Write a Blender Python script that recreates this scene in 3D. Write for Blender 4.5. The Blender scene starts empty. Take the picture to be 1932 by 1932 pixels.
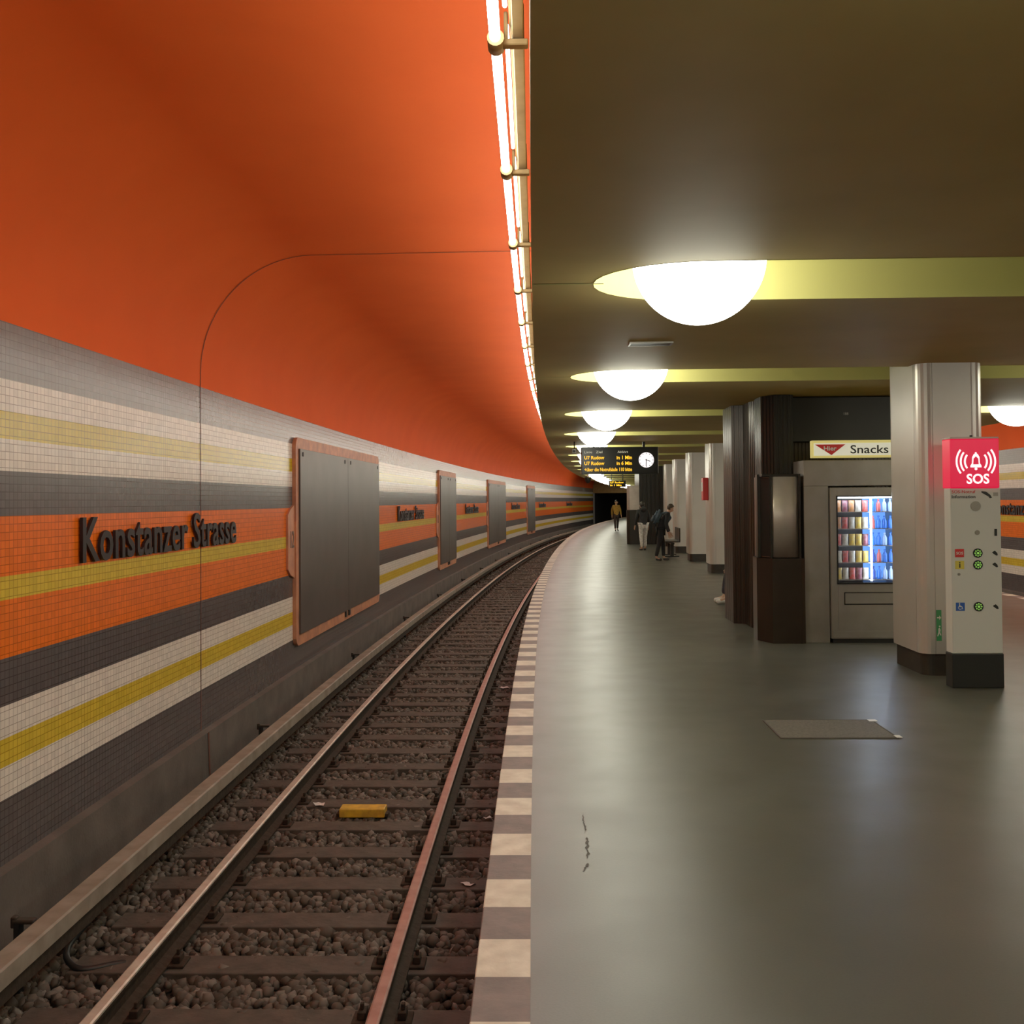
import bpy, bmesh, math, random
import numpy as np
from mathutils import Vector, Matrix
random.seed(7); np.random.seed(7)
SC=bpy.context.scene
COL=SC.collection
SC.view_settings.view_transform='Standard'
SC.view_settings.look='None'
SC.view_settings.exposure=0.0
SC.view_settings.gamma=1.17

# ---------------------------------------------------------------- curve of the station
KS=[-14,0,5,10,17,25,35,48,62,80,105,150]
KV=[-.02,.012,.022,.031,.05,.067,.083,.108,.14,.18,.225,.29]
KX=[0]*len(KS); KX[1]=-.195
KX[0]=KX[1]-(KV[0]+KV[1])/2*14
for i in range(2,len(KS)): KX[i]=KX[i-1]+(KV[i]+KV[i-1])/2*(KS[i]-KS[i-1])
def XS(s):
    s=max(KS[0],min(KS[-1]-.001,s))
    for i in range(len(KS)-1):
        if s<=KS[i+1]:
            t=s-KS[i]; L=KS[i+1]-KS[i]; sl=KV[i]+(KV[i+1]-KV[i])*t/L
            return KX[i]+(KV[i]+sl)/2*t, sl
def P(s,d,z=0.0):
    x,sl=XS(s); n=math.sqrt(1+sl*sl)
    return Vector((x+d/n, s-d*sl/n, z))
def head(s): return -math.atan(XS(s)[1])

# ---------------------------------------------------------------- materials
def mat(name,col,rough=.5,metal=0.,spec=.5,noise=None,bump=0.,bscale=40.,emis=None,estr=0.,ncol=None):
    m=bpy.data.materials.new(name); m.use_nodes=True
    nt=m.node_tree; b=nt.nodes['Principled BSDF']
    b.inputs['Base Color'].default_value=(*col,1); b.inputs['Roughness'].default_value=rough
    b.inputs['Metallic'].default_value=metal; b.inputs['Specular IOR Level'].default_value=spec
    if emis: b.inputs['Emission Color'].default_value=(*emis,1); b.inputs['Emission Strength'].default_value=estr
    tc=nt.nodes.new('ShaderNodeTexCoord')
    if noise:
        n=nt.nodes.new('ShaderNodeTexNoise'); n.inputs['Scale'].default_value=noise; n.inputs['Detail'].default_value=6
        nt.links.new(tc.outputs['Object'],n.inputs['Vector'])
        mx=nt.nodes.new('ShaderNodeMix'); mx.data_type='RGBA'
        mr=nt.nodes.new('ShaderNodeMapRange'); mr.inputs[1].default_value=.35; mr.inputs[2].default_value=.65
        nt.links.new(n.outputs['Fac'],mr.inputs[0]); nt.links.new(mr.outputs[0],mx.inputs['Factor'])
        c2=ncol if ncol else tuple(c*.6 for c in col)
        mx.inputs['A'].default_value=(*col,1); mx.inputs['B'].default_value=(*c2,1)
        nt.links.new(mx.outputs['Result'],b.inputs['Base Color'])
    if bump:
        n2=nt.nodes.new('ShaderNodeTexNoise'); n2.inputs['Scale'].default_value=bscale; n2.inputs['Detail'].default_value=4
        nt.links.new(tc.outputs['Object'],n2.inputs['Vector'])
        bp=nt.nodes.new('ShaderNodeBump'); bp.inputs['Strength'].default_value=bump; bp.inputs['Distance'].default_value=.01
        nt.links.new(n2.outputs['Fac'],bp.inputs['Height']); nt.links.new(bp.outputs['Normal'],b.inputs['Normal'])
    return m

M_vault=mat('orange_plaster',(.84,.118,.019),.75,spec=.12,noise=1.2,ncol=(.80,.108,.017))
M_ceil=mat('olive_plaster',(.47,.36,.13),.62,spec=.16,noise=2.,ncol=(.43,.33,.115))
M_groove=mat('yellow_recess',(.38,.355,.115),.7,spec=.2)
M_conc=mat('dirty_concrete',(.115,.095,.083),.85,noise=3,ncol=(.07,.06,.052),bump=.3)
M_fascia=mat('cream_fascia',(.42,.27,.11),.6,spec=.2,noise=5,ncol=(.34,.21,.08))
M_cream=mat('cream_metal',(.27,.185,.08),.6,spec=.15,noise=8,ncol=(.20,.13,.052))
M_tube=mat('tube_glow',(1,1,1),.5,emis=(1,.96,.86),estr=28)
M_tube2=mat('tube_glow_dim',(1,1,1),.5,emis=(1,.96,.86),estr=8)
M_globe=mat('globe_glow',(1,1,1),.5,emis=(1,.98,.80),estr=14)
M_steel=mat('rail_steel',(.66,.60,.53),.42,metal=.45,noise=9,ncol=(.50,.43,.37))
M_railpink=mat('rail_worn',(.50,.29,.25),.42,metal=.35,noise=9,ncol=(.40,.21,.18))
M_rust=mat('rail_rust',(.042,.028,.02),.85,spec=.2,noise=20,bump=.3)
M_sleeper=mat('sleeper_wood',(.080,.060,.048),.75,noise=7,ncol=(.042,.033,.027),bump=.4,bscale=25)
M_tileW=mat('edge_cream',(.70,.63,.52),.6,noise=9,ncol=(.54,.46,.37),bump=.2)
M_tileP=mat('edge_mauve',(.19,.14,.13),.6,noise=9,ncol=(.13,.10,.095),bump=.2)
M_cover=mat('cover_board',(.29,.245,.20),.6,spec=.3,noise=6,ncol=(.20,.165,.13))
M_black=mat('black',(.009,.009,.009),.5)
M_darkplinth=mat('dark_plinth',(.013,.011,.010),.5,noise=8,ncol=(.03,.023,.017))
M_col=mat('column_panel',(.64,.60,.56),.34,metal=.5,noise=1.5,ncol=(.58,.545,.51))
M_brown=mat('brown_cladding',(.036,.024,.018),.32,metal=.4,noise=3,ncol=(.026,.017,.013))
M_brown2=mat('black_cladding',(.014,.012,.010),.35,metal=.3)
M_stainless=mat('stainless',(.33,.295,.26),.38,metal=.65,noise=4,ncol=(.28,.25,.215))
M_bronze=mat('bronze_panel',(.50,.43,.38),.38,metal=.6,noise=3,ncol=(.38,.32,.28))
M_copper=mat('copper_frame',(.62,.26,.13),.5,metal=.1,noise=6,ncol=(.42,.17,.10))
M_door=mat('grey_panel',(.090,.077,.070),.42,metal=.2,noise=2,ncol=(.072,.062,.056))
M_letter=mat('letter_dark',(.022,.016,.016),.55,spec=.2)
M_white=mat('white_paint',(.78,.75,.70),.4)
M_post=mat('post_grey',(.70,.68,.64),.4)
M_red=mat('red_light',(.6,.006,.045),.3,emis=(1,.006,.055),estr=.5)
M_whiteglow=mat('white_glow',(1,1,1),.4,emis=(1,.92,.93),estr=1.)
M_redp=mat('red_paint',(.7,.03,.03),.4)
M_yel=mat('yellow_paint',(.75,.6,.08),.4)
M_yelglow=mat('yellow_light_box',(.8,.68,.2),.4,emis=(1,.82,.25),estr=.25)
M_whitebox=mat('white_light_box',(.85,.85,.72),.4,emis=(1,.95,.7),estr=.3)
M_blue=mat('blue_paint',(.02,.10,.45),.4)
M_green=mat('green_glow',(.2,.5,.05),.4,emis=(.35,.8,.12),estr=.35)
M_greenp=mat('green_paint',(.04,.28,.10),.4)
M_led=mat('amber_led',(1,.5,0),.5,emis=(1,.5,.02),estr=1.2)
M_scr=mat('screen_black',(.008,.008,.008),.3)
M_ledw=mat('machine_led',(1,1,1),.5,emis=(.72,.85,1),estr=20)
M_bluelit=mat('blue_lit_back',(.1,.3,.8),.5,emis=(.12,.34,1),estr=1.)
M_hatch=mat('hatch_metal',(.15,.13,.105),.6,metal=0,spec=.3,noise=70,ncol=(.09,.078,.062))
M_darkwall=mat('dark_wall',(.03,.024,.018),.8)
M_tunnel=mat('tunnel_black',(.006,.005,.0045),.9)
M_orangetag=mat('yellow_plastic',(.78,.46,.03),.5,noise=12,ncol=(.5,.28,.03))
M_paper=mat('paper',(.75,.72,.7),.7)
M_seam=mat('seam_dark',(.10,.03,.015),.8)
M_stain=mat('stain_dark',(.05,.046,.038),.7)
M_skin=mat('skin',(.50,.29,.20),.5)
M_hairD=mat('hair_dark',(.015,.012,.009),.6)
M_cloth=lambda n,c:mat(n,c,.85,noise=20)
M_glass=bpy.data.materials.new('window_glass'); M_glass.use_nodes=True
nt=M_glass.node_tree; nt.nodes.clear()
o=nt.nodes.new('ShaderNodeOutputMaterial'); mx=nt.nodes.new('ShaderNodeMixShader'); tr=nt.nodes.new('ShaderNodeBsdfTransparent'); gl=nt.nodes.new('ShaderNodeBsdfGlossy')
gl.inputs['Roughness'].default_value=.05; mx.inputs[0].default_value=.06
nt.links.new(tr.outputs[0],mx.inputs[1]); nt.links.new(gl.outputs[0],mx.inputs[2]); nt.links.new(mx.outputs[0],o.inputs[0])

def tile_mat():
    m=bpy.data.materials.new('striped_mosaic'); m.use_nodes=True; nt=m.node_tree; b=nt.nodes['Principled BSDF']
    uv=nt.nodes.new('ShaderNodeUVMap'); uv.uv_map='UVMap'
    sep=nt.nodes.new('ShaderNodeSeparateXYZ'); nt.links.new(uv.outputs[0],sep.inputs[0])
    mr=nt.nodes.new('ShaderNodeMapRange'); mr.inputs[1].default_value=-.6; mr.inputs[2].default_value=2.8
    nt.links.new(sep.outputs[1],mr.inputs[0])
    cr=nt.nodes.new('ShaderNodeValToRGB'); cr.color_ramp.interpolation='CONSTANT'
    D=(.095,.085,.086); W=(.84,.78,.68); Y=(.72,.51,.04); O=(.92,.165,.011)
    bands=[(-.6,D),(-.2,W),(0.,Y),(.175,W),(.375,D),(.675,O),(1.025,Y),(1.175,O),(1.55,(.12,.11,.11)),(1.82,W),(2.025,(.70,.52,.012)),(2.19,W),(2.39,(.17,.155,.145))]
    el=cr.color_ramp.elements
    while len(el)<len(bands): el.new(.5)
    for i,(z,c) in enumerate(bands):
        el[i].position=(z+.6)/3.4
    for i,(z,c) in enumerate(bands): el[i].color=(*c,1)
    nt.links.new(mr.outputs[0],cr.inputs[0])
    br=nt.nodes.new('ShaderNodeTexBrick'); br.offset=0; br.squash=1
    br.inputs['Scale'].default_value=1; br.inputs['Brick Width'].default_value=.05; br.inputs['Row Height'].default_value=.05
    br.inputs['Mortar Size'].default_value=.0022; br.inputs['Mortar Smooth'].default_value=.1
    br.inputs['Color1'].default_value=(1,1,1,1); br.inputs['Color2'].default_value=(.84,.84,.84,1); br.inputs['Mortar'].default_value=(.42,.39,.37,1)
    nt.links.new(uv.outputs[0],br.inputs['Vector'])
    mu=nt.nodes.new('ShaderNodeMix'); mu.data_type='RGBA'; mu.blend_type='MULTIPLY'; mu.inputs['Factor'].default_value=1
    nt.links.new(cr.outputs[0],mu.inputs['A']); nt.links.new(br.outputs['Color'],mu.inputs['B'])
    nt.links.new(mu.outputs['Result'],b.inputs['Base Color'])
    b.inputs['Roughness'].default_value=.24; b.inputs['Specular IOR Level'].default_value=.32
    bp=nt.nodes.new('ShaderNodeBump'); bp.inputs['Strength'].default_value=.5; bp.inputs['Distance'].default_value=.003
    inv=nt.nodes.new('ShaderNodeMath'); inv.operation='SUBTRACT'; inv.inputs[0].default_value=1
    nt.links.new(br.outputs['Fac'],inv.inputs[1])
    nz=nt.nodes.new('ShaderNodeTexNoise'); nz.inputs['Scale'].default_value=14
    nt.links.new(uv.outputs[0],nz.inputs['Vector'])
    ad=nt.nodes.new('ShaderNodeMath'); ad.operation='ADD'
    nt.links.new(inv.outputs[0],ad.inputs[0]); nt.links.new(nz.outputs['Fac'],ad.inputs[1])
    nt.links.new(ad.outputs[0],bp.inputs['Height']); nt.links.new(bp.outputs[0],b.inputs['Normal'])
    return m
M_mosaic=tile_mat()

def floor_mat():
    m=bpy.data.materials.new('platform_asphalt'); m.use_nodes=True; nt=m.node_tree; b=nt.nodes['Principled BSDF']
    tc=nt.nodes.new('ShaderNodeTexCoord')
    def nz(sc,de):
        n=nt.nodes.new('ShaderNodeTexNoise'); n.inputs['Scale'].default_value=sc; n.inputs['Detail'].default_value=de
        nt.links.new(tc.outputs['Object'],n.inputs['Vector']); return n
    a=nz(.8,5); f=nz(110,2); c=nz(2.2,4)
    cr=nt.nodes.new('ShaderNodeValToRGB'); cr.color_ramp.elements[0].position=.25; cr.color_ramp.elements[1].position=.75
    cr.color_ramp.elements[0].color=(.062,.060,.047,1); cr.color_ramp.elements[1].color=(.094,.091,.073,1)
    nt.links.new(a.outputs['Fac'],cr.inputs[0])
    mx=nt.nodes.new('ShaderNodeMix'); mx.data_type='RGBA'; mx.blend_type='MULTIPLY'; mx.inputs['Factor'].default_value=.3
    nt.links.new(cr.outputs[0],mx.inputs['A']); nt.links.new(f.outputs['Fac'],mx.inputs['B']); nt.links.new(mx.outputs['Result'],b.inputs['Base Color'])
    mr=nt.nodes.new('ShaderNodeMapRange'); mr.inputs[1].default_value=.25; mr.inputs[2].default_value=.75; mr.inputs[3].default_value=.33; mr.inputs[4].default_value=.41
    nt.links.new(c.outputs['Fac'],mr.inputs[0]); nt.links.new(mr.outputs[0],b.inputs['Roughness'])
    b.inputs['Specular IOR Level'].default_value=.6
    bp=nt.nodes.new('ShaderNodeBump'); bp.inputs['Strength'].default_value=.12; bp.inputs['Distance'].default_value=.002
    nt.links.new(f.outputs['Fac'],bp.inputs['Height']); nt.links.new(bp.outputs[0],b.inputs['Normal'])
    return m
M_floor=floor_mat()

def rock_mat():
    m=bpy.data.materials.new('ballast_rock'); m.use_nodes=True; nt=m.node_tree; b=nt.nodes['Principled BSDF']
    g=nt.nodes.new('ShaderNodeNewGeometry'); cr=nt.nodes.new('ShaderNodeValToRGB')
    e=cr.color_ramp.elements; e[0].color=(.04,.03,.022,1); e[1].color=(.17,.14,.12,1); k=e.new(.6); k.color=(.08,.058,.045,1)
    nt.links.new(g.outputs['Random Per Island'],cr.inputs[0]); nt.links.new(cr.outputs[0],b.inputs['Base Color'])
    b.inputs['Roughness'].default_value=.75
    return m
M_rock=rock_mat()

# ---------------------------------------------------------------- mesh helpers
KIDS={}
def finish(ob,mat_,parent,smooth=False):
    COL.objects.link(ob)
    if mat_ is not None and not ob.data.materials: ob.data.materials.append(mat_)
    if parent is not None:
        ob.parent=parent; KIDS.setdefault(parent.name,[]).append(ob)
    if smooth:
        for p in ob.data.polygons: p.use_smooth=True
    return ob
def mesh(name,v,f,mat_,parent=None,smooth=False,loc=None):
    me=bpy.data.meshes.new(name); me.from_pydata([tuple(a) for a in v],[],f); me.update()
    ob=bpy.data.objects.new(name,me)
    if loc: ob.location=loc
    return finish(ob,mat_,parent,smooth)
def bm_obj(name,bm,mat_,parent=None,smooth=False,recalc=True):
    if recalc: bmesh.ops.recalc_face_normals(bm,faces=bm.faces)
    me=bpy.data.meshes.new(name); bm.to_mesh(me); bm.free()
    ob=bpy.data.objects.new(name,me); return finish(ob,mat_,parent,smooth)
def boxes(name,L,mat_,parent=None,bevel=0.,seg=2):
    bm=bmesh.new()
    for (x0,x1,y0,y1,z0,z1) in L:
        r=bmesh.ops.create_cube(bm,size=1)
        for v in r['verts']:
            v.co=Vector((x0+(v.co.x+.5)*(x1-x0),y0+(v.co.y+.5)*(y1-y0),z0+(v.co.z+.5)*(z1-z0)))
    if bevel: bmesh.ops.bevel(bm,geom=bm.edges[:],offset=bevel,segments=seg,affect='EDGES',profile=.5)
    return bm_obj(name,bm,mat_,parent)
def box(name,x0,x1,y0,y1,z0,z1,mat_,parent=None,bevel=0.,seg=2): return boxes(name,[(x0,x1,y0,y1,z0,z1)],mat_,parent,bevel,seg)
def cyl(name,p0,p1,r0,r1,mat_,parent=None,seg=20,smooth=True):
    p0=Vector(p0);p1=Vector(p1);a=(p1-p0).normalized();u=a.orthogonal().normalized();w=a.cross(u)
    v=[];f=[]
    for k in range(seg):
        t=2*math.pi*k/seg; dd=u*math.cos(t)+w*math.sin(t); v+= [p0+dd*r0,p1+dd*r1]
    for k in range(seg):
        j=(k+1)%seg; f.append((2*k,2*j,2*j+1,2*k+1))
    f.append(tuple(2*k for k in range(seg))[::-1]); f.append(tuple(2*k+1 for k in range(seg)))
    ob=mesh(name,v,f,mat_,parent)
    if smooth:
        for p in ob.data.polygons:
            if len(p.vertices)==4: p.use_smooth=True
    return ob
def lathe(name,prof,mat_,parent=None,seg=24,cx=0,cy=0,smooth=True):
    v=[];f=[]
    for (r,z) in prof:
        for k in range(seg):
            t=2*math.pi*k/seg; v.append((cx+r*math.cos(t),cy+r*math.sin(t),z))
    for i in range(len(prof)-1):
        for k in range(seg):
            j=(k+1)%seg; f.append((i*seg+k,i*seg+j,(i+1)*seg+j,(i+1)*seg+k))
    f.append(tuple(range(seg))[::-1]); f.append(tuple((len(prof)-1)*seg+k for k in range(seg)))
    return mesh(name,v,f,mat_,parent,smooth)
def prism(name,pts,z0,z1,mat_,parent=None,smooth=False):
    n=len(pts); v=[(x,y,z0) for x,y in pts]+[(x,y,z1) for x,y in pts]
    f=[(k,(k+1)%n,n+(k+1)%n,n+k) for k in range(n)]+[tuple(range(n))[::-1],tuple(range(n,2*n))]
    return mesh(name,v,f,mat_,parent,smooth)
def flat(name,pts,y,mat_,parent=None,t=.004):
    n=len(pts); v=[(x,y-t,z) for x,z in pts]+[(x,y,z) for x,z in pts]
    f=[tuple(range(n)),tuple(range(n,2*n))[::-1]]+[(k,n+k,n+(k+1)%n,(k+1)%n) for k in range(n)]
    return mesh(name,v,f,mat_,parent)
def rrect(x0,x1,y0,y1,r,seg=6):
    pts=[]
    for cx,cy,a0 in ((x1-r,y0+r,-90),(x1-r,y1-r,0),(x0+r,y1-r,90),(x0+r,y0+r,180)):
        for k in range(seg+1):
            a=math.radians(a0+90*k/seg); pts.append((cx+r*math.cos(a),cy+r*math.sin(a)))
    return pts
def circ(cx,cy,r,n=24): return [(cx+r*math.cos(2*math.pi*k/n),cy+r*math.sin(2*math.pi*k/n)) for k in range(n)]
def arcpts(cx,cy,r0,r1,a0,a1,n=12):
    A=[math.radians(a0+(a1-a0)*k/n) for k in range(n+1)]
    return [(cx+r1*math.cos(a),cy+r1*math.sin(a)) for a in A]+[(cx+r0*math.cos(a),cy+r0*math.sin(a)) for a in A[::-1]]
def thing(name,label,cat,s,d,z=0.,rz=0.,group=None):
    e=bpy.data.objects.new(name,None); e.empty_display_size=.1; COL.objects.link(e)
    e.location=P(s,d,z); e.rotation_euler=(0,0,head(s)+rz)
    e['label']=label; e['category']=cat
    if group: e['group']=group
    return e
def setp(ob,label,cat,group=None):
    ob['label']=label; ob['category']=cat
    if group: ob['group']=group
    return ob
def dup(root,s,d,z=0.,rz=0.,label=None):
    c=root.copy(); COL.objects.link(c); c.location=P(s,d,z); c.rotation_euler=(0,0,head(s)+rz)
    if label: c['label']=label
    def rec(o,n):
        for ch in KIDS.get(o.name,[]):
            k=ch.copy(); COL.objects.link(k); k.parent=n; KIDS.setdefault(n.name,[]).append(k); rec(ch,k)
    rec(root,c); return c
def sweep(name,prof,s0,s1,ds,mats,vs=None,matfn=None,smooth=False,closed=False,parent=None):
    n=max(1,int(round((s1-s0)/ds))); m=len(prof); v=[];f=[];uv=[]
    if vs is None:
        vs=[0]
        for i in range(1,m): vs.append(vs[-1]+math.hypot(prof[i][0]-prof[i-1][0],prof[i][1]-prof[i-1][1]))
    ss=[s0+(s1-s0)*i/n for i in range(n+1)]
    for s in ss:
        for (d,z) in prof: v.append(P(s,d,z))
    mi=[]
    mm=m if closed else m-1
    for i in range(n):
        for j in range(mm):
            k=(j+1)%m
            f.append((i*m+j,i*m+k,(i+1)*m+k,(i+1)*m+j)); mi.append(matfn(i,j) if matfn else 0)
            uv+= [(ss[i],vs[j]),(ss[i],vs[k]),(ss[i+1],vs[k]),(ss[i+1],vs[j])]
    if closed:
        f.append(tuple(range(m))); mi.append(0); uv+=[(0,0)]*m
        f.append(tuple(n*m+j for j in range(m))[::-1]); mi.append(0); uv+=[(0,0)]*m
    me=bpy.data.meshes.new(name); me.from_pydata([tuple(a) for a in v],[],f); me.update()
    ul=me.uv_layers.new(name='UVMap'); ul.data.foreach_set('uv',np.array(uv,dtype=np.float32).ravel())
    for x in (mats if isinstance(mats,(list,tuple)) else [mats]): me.materials.append(x)
    me.polygons.foreach_set('material_index',mi)
    if smooth: me.polygons.foreach_set('use_smooth',[True]*len(f))
    ob=bpy.data.objects.new(name,me); finish(ob,None,parent); return ob
def structure(ob): ob['kind']='structure'; return ob
def text(name,body,mat_,parent,x,y,z,h,w=None,align='L',ext=.002,bold=0.,rot='front',space=1.):
    cu=bpy.data.curves.new(name+'_c','FONT'); cu.body=body; cu.size=1; cu.extrude=0; cu.offset=bold; cu.resolution_u=3; cu.space_character=space
    t=bpy.data.objects.new(name+'_t',cu); COL.objects.link(t)
    cu.extrude=.01
    dg=bpy.context.evaluated_depsgraph_get(); me=bpy.data.meshes.new_from_object(t.evaluated_get(dg))
    bpy.data.objects.remove(t); bpy.data.curves.remove(cu)
    co=np.empty(len(me.vertices)*3,dtype=np.float32); me.vertices.foreach_get('co',co); co=co.reshape(-1,3)
    mn=co.min(0); mxx=co.max(0); sy=h/(mxx[1]-mn[1]); sx=sy if w is None else w/(mxx[0]-mn[0])
    W=(mxx[0]-mn[0])*sx; off=0 if align=='L' else -W/2
    X=(co[:,0]-mn[0])*sx+off; Y=(co[:,1]-mn[1])*sy; Z=co[:,2]/.01*ext
    if rot=='front': out=np.stack([x+X,y-Z-ext,z+Y],1)
    elif rot=='left': out=np.stack([x+Z+ext,y+X,z+Y],1)
    else: out=np.stack([x-Z-ext,y-X,z+Y],1)
    me.vertices.foreach_set('co',out.astype(np.float32).ravel()); me.update()
    me.materials.clear(); me.materials.append(mat_); me.name=name
    ob=bpy.data.objects.new(name,me); return finish(ob,None,parent)

# ================================================================= STRUCTURE
W=8.0; S0=-8; S1=97; CH=2.85; FD=.213
structure(sweep('wall_left',[(-3.05,-.59),(-3.05,2.755)],S0,S1,1,M_mosaic,vs=[-.59,2.755]))
structure(sweep('wall_right',[(W+3.05,-.59),(W+3.05,2.755)],S0,S1,1,M_mosaic,vs=[-.59,2.755]))
vp=[(-3.052,2.75)]+[(-1.95-1.1*math.cos(math.radians(a)),2.9+1.13*math.sin(math.radians(a))) for a in range(0,91,5)]+[(-1,4.035),(FD,4.04)]
structure(sweep('ceiling_vault',vp,S0,S1,1,M_vault,smooth=True))
bpy.data.objects['ceiling_vault'].name='ceiling.001'
o=structure(sweep('ceiling_x',[(W-d,z) for d,z in vp],S0,S1,1,M_vault,smooth=True)); o.name='ceiling.002'
structure(sweep('trim_1',[(-3.05,-.585),(-2.985,-.60),(-2.985,-1.5)],S0,S1,1,M_conc))
structure(sweep('trim_2',[(W+3.05,-.585),(W+2.985,-.60),(W+2.985,-1.5)],S0,S1,1,M_conc))
structure(sweep('trim_3',[(FD,4.06),(FD,CH)],S0,S1,1,M_fascia))
structure(sweep('trim_4',[(W-FD,4.06),(W-FD,CH)],S0,S1,1,M_fascia))
structure(sweep('floor',[(.19,0),(2,0),(4,0),(6,0),(W-.19,0)],S0,S1,1,M_floor))
n0=-8
structure(sweep('trim_5',[(.10,-1.45),(.10,-.16),(0,-.16),(0,-.004),(.004,0),(.19,0)],n0+.12,n0+.12+.3*350,.3,[M_tileW,M_tileP,M_conc],matfn=lambda i,j:2 if j<2 else i%2))
structure(sweep('trim_6',[(W-.10,-1.45),(W-.10,-.16),(W,-.16),(W,-.004),(W-.004,0),(W-.19,0)],n0,n0+.3*350,.3,[M_tileW,M_tileP,M_conc],matfn=lambda i,j:2 if j<2 else i%2))
M_bed=mat('trackbed',(.05,.037,.03),.9,noise=25,ncol=(.025,.02,.016),bump=1.,bscale=18)
o=structure(sweep('floor_b',[(-3.0,-1.235),(.12,-1.235)],S0,S1,1,M_bed)); o.name='floor.001'
o=structure(sweep('floor_c',[(W-.12,-1.235),(W+3.0,-1.235)],S0,S1,1,M_bed)); o.name='floor.002'
GC=[5.80+4.4*k for k in range(-2,21)]; GR=.52; DL=1.16; DR=W-1.16; ZT=3.22
v=[];f=[]
def quad(a,b,c,d_):
    i=len(v); v.extend([a,b,c,d_]); f.append((i,i+1,i+2,i+3))
prev=S0
NA=16
for c in GC:
    st=max(1,int(round((c-GR-prev)/1.2)))
    for k in range(st):
        a=prev+(c-GR-prev)*k/st; b=prev+(c-GR-prev)*(k+1)/st
        quad(P(a,FD,CH),P(a,W-FD,CH),P(b,W-FD,CH),P(b,FD,CH))
    for k in range(NA):
        t0=math.pi*k/NA; t1=math.pi*(k+1)/NA
        sa,sb=c-GR*math.cos(t0),c-GR*math.cos(t1); da,db=GR*math.sin(t0)*1.15,GR*math.sin(t1)*1.15
        quad(P(sa,FD,CH),P(sa,DL-da,CH),P(sb,DL-db,CH),P(sb,FD,CH))
        quad(P(sa,DR+da,CH),P(sa,W-FD,CH),P(sb,W-FD,CH),P(sb,DR+db,CH))
    prev=c+GR
quad(P(prev,FD,CH),P(prev,W-FD,CH),P(S1,W-FD,CH),P(S1,FD,CH))
structure(mesh('ceiling',v,f,M_ceil))
for gi,c in enumerate(GC):
    per=[(c-GR*math.cos(math.pi*k/NA),DL-GR*1.15*math.sin(math.pi*k/NA)) for k in range(NA+1)]+[(c+GR*math.cos(math.pi*k/NA),DR+GR*1.15*math.sin(math.pi*k/NA)) for k in range(NA+1)]
    n=len(per)
    vv=[P(s,d,CH-.002) for s,d in per]+[P(s,d,ZT) for s,d in per]
    ff=[(k,(k+1)%n,n+(k+1)%n,n+k) for k in range(n)]+[tuple(range(n,2*n))]
    i=len(vv); vv+=[P(c-.012,FD,CH-.003),P(c-.012,.62,CH-.003),P(c+.012,.62,CH-.003),P(c+.012,FD,CH-.003)]; ff.append((i,i+1,i+2,i+3))  # flat yellow strip standing in for a thin slot of light
    structure(mesh('trim_%d'%(10+gi),vv,ff,M_groove))
allp=[(-3.046,-.6),(-3.046,2.75)]+[(d+.006 if d<-2 else d,z-.004) for d,z in vp[1:]]
vv=[];ff=[]
SJ=9.86
for (d,z) in allp: vv+=[P(SJ-.008,d,z),P(SJ+.008,d,z)]
for k in range(len(allp)-1): ff.append((2*k,2*k+1,2*k+3,2*k+2))
i=len(vv); vv+=[P(SJ,-2.98,-.6),P(SJ+.04,-2.98,-.6),P(SJ+.10,-2.98,-1.2),P(SJ+.06,-2.98,-1.2)]; ff.append((i,i+1,i+2,i+3))
structure(mesh('trim_7',vv,ff,M_seam))
rr=random.Random(4); vv=[];ff=[]
for (x0,y0,x1,y1,w_) in ((.33,4.66,.345,4.95,.010),(.345,5.05,.35,5.3,.006),(.30,4.5,.325,4.6,.007)):
    n=14
    for k in range(n+1):
        t=k/n; x=x0+(x1-x0)*t+rr.uniform(-.005,.005); y=y0+(y1-y0)*t; ww=w_*rr.uniform(.15,1)
        vv+=[(x-ww,y,.0015),(x+ww,y+.002,.0015)]
        if k: i=len(vv)-4; ff.append((i,i+1,i+3,i+2))
structure(mesh('trim_50',vv,ff,M_stain))
def xwall(name,s,d0,d1,z0,z1,m): return structure(mesh(name,[P(s,d0,z0),P(s,d1,z0),P(s,d1,z1),P(s,d0,z1)],[(0,1,2,3)],m))
xwall('wall_front',S1,.2,W-.2,-.0,CH+.4,M_darkwall)
xwall('trim_8',S1,-3.05,.25,2.3,4.1,M_fascia)
xwall('trim_9',S1,W-.25,W+3.05,2.3,4.1,M_fascia)
structure(sweep('trim_40',[(-2.9,-1.4),(-2.9,2.9),(.3,2.9),(.3,-1.4)],S1,S1+25,2,M_tunnel))
xwall('wall_tunnel',S1+25,-3.2,.6,-1.5,3,M_tunnel)
xwall('wall_light_stop',S0,-3.1,W+3.1,-1.5,4.1,M_conc)  # unseen wall added behind the camera to seal the open end against light

# ================================================================= TRACK
def rail(name,dc,mh,label):
    bw=[(-.07,-.155),(.07,-.155),(.07,-.145),(.012,-.125),(.01,-.045),(.034,-.035),(.034,-.008),(-.034,-.008),(-.034,-.035),(-.01,-.045),(-.012,-.125),(-.07,-.145)]
    o=sweep(name,[(dc+a,-.98+b) for a,b in bw],-2,S1+10,1,M_rust,closed=True)
    setp(o,label,'rail')
    hd=[(-.035,-.016),(.035,-.016),(.034,-.006),(.024,0),(-.024,0),(-.034,-.006)]
    sweep('rail_head',[(dc+a,-.98+b) for a,b in hd],-2,S1+10,1,mh,closed=True,parent=o)
rail('rail',-2.055,M_steel,'polished steel running rail on wooden sleepers beside the wall')
rail('rail',-.615,M_railpink,'reddish-brown worn running rail beside the platform edge')
rail('rail',W+.625,M_railpink,'worn running rail beside the opposite platform edge')
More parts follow.
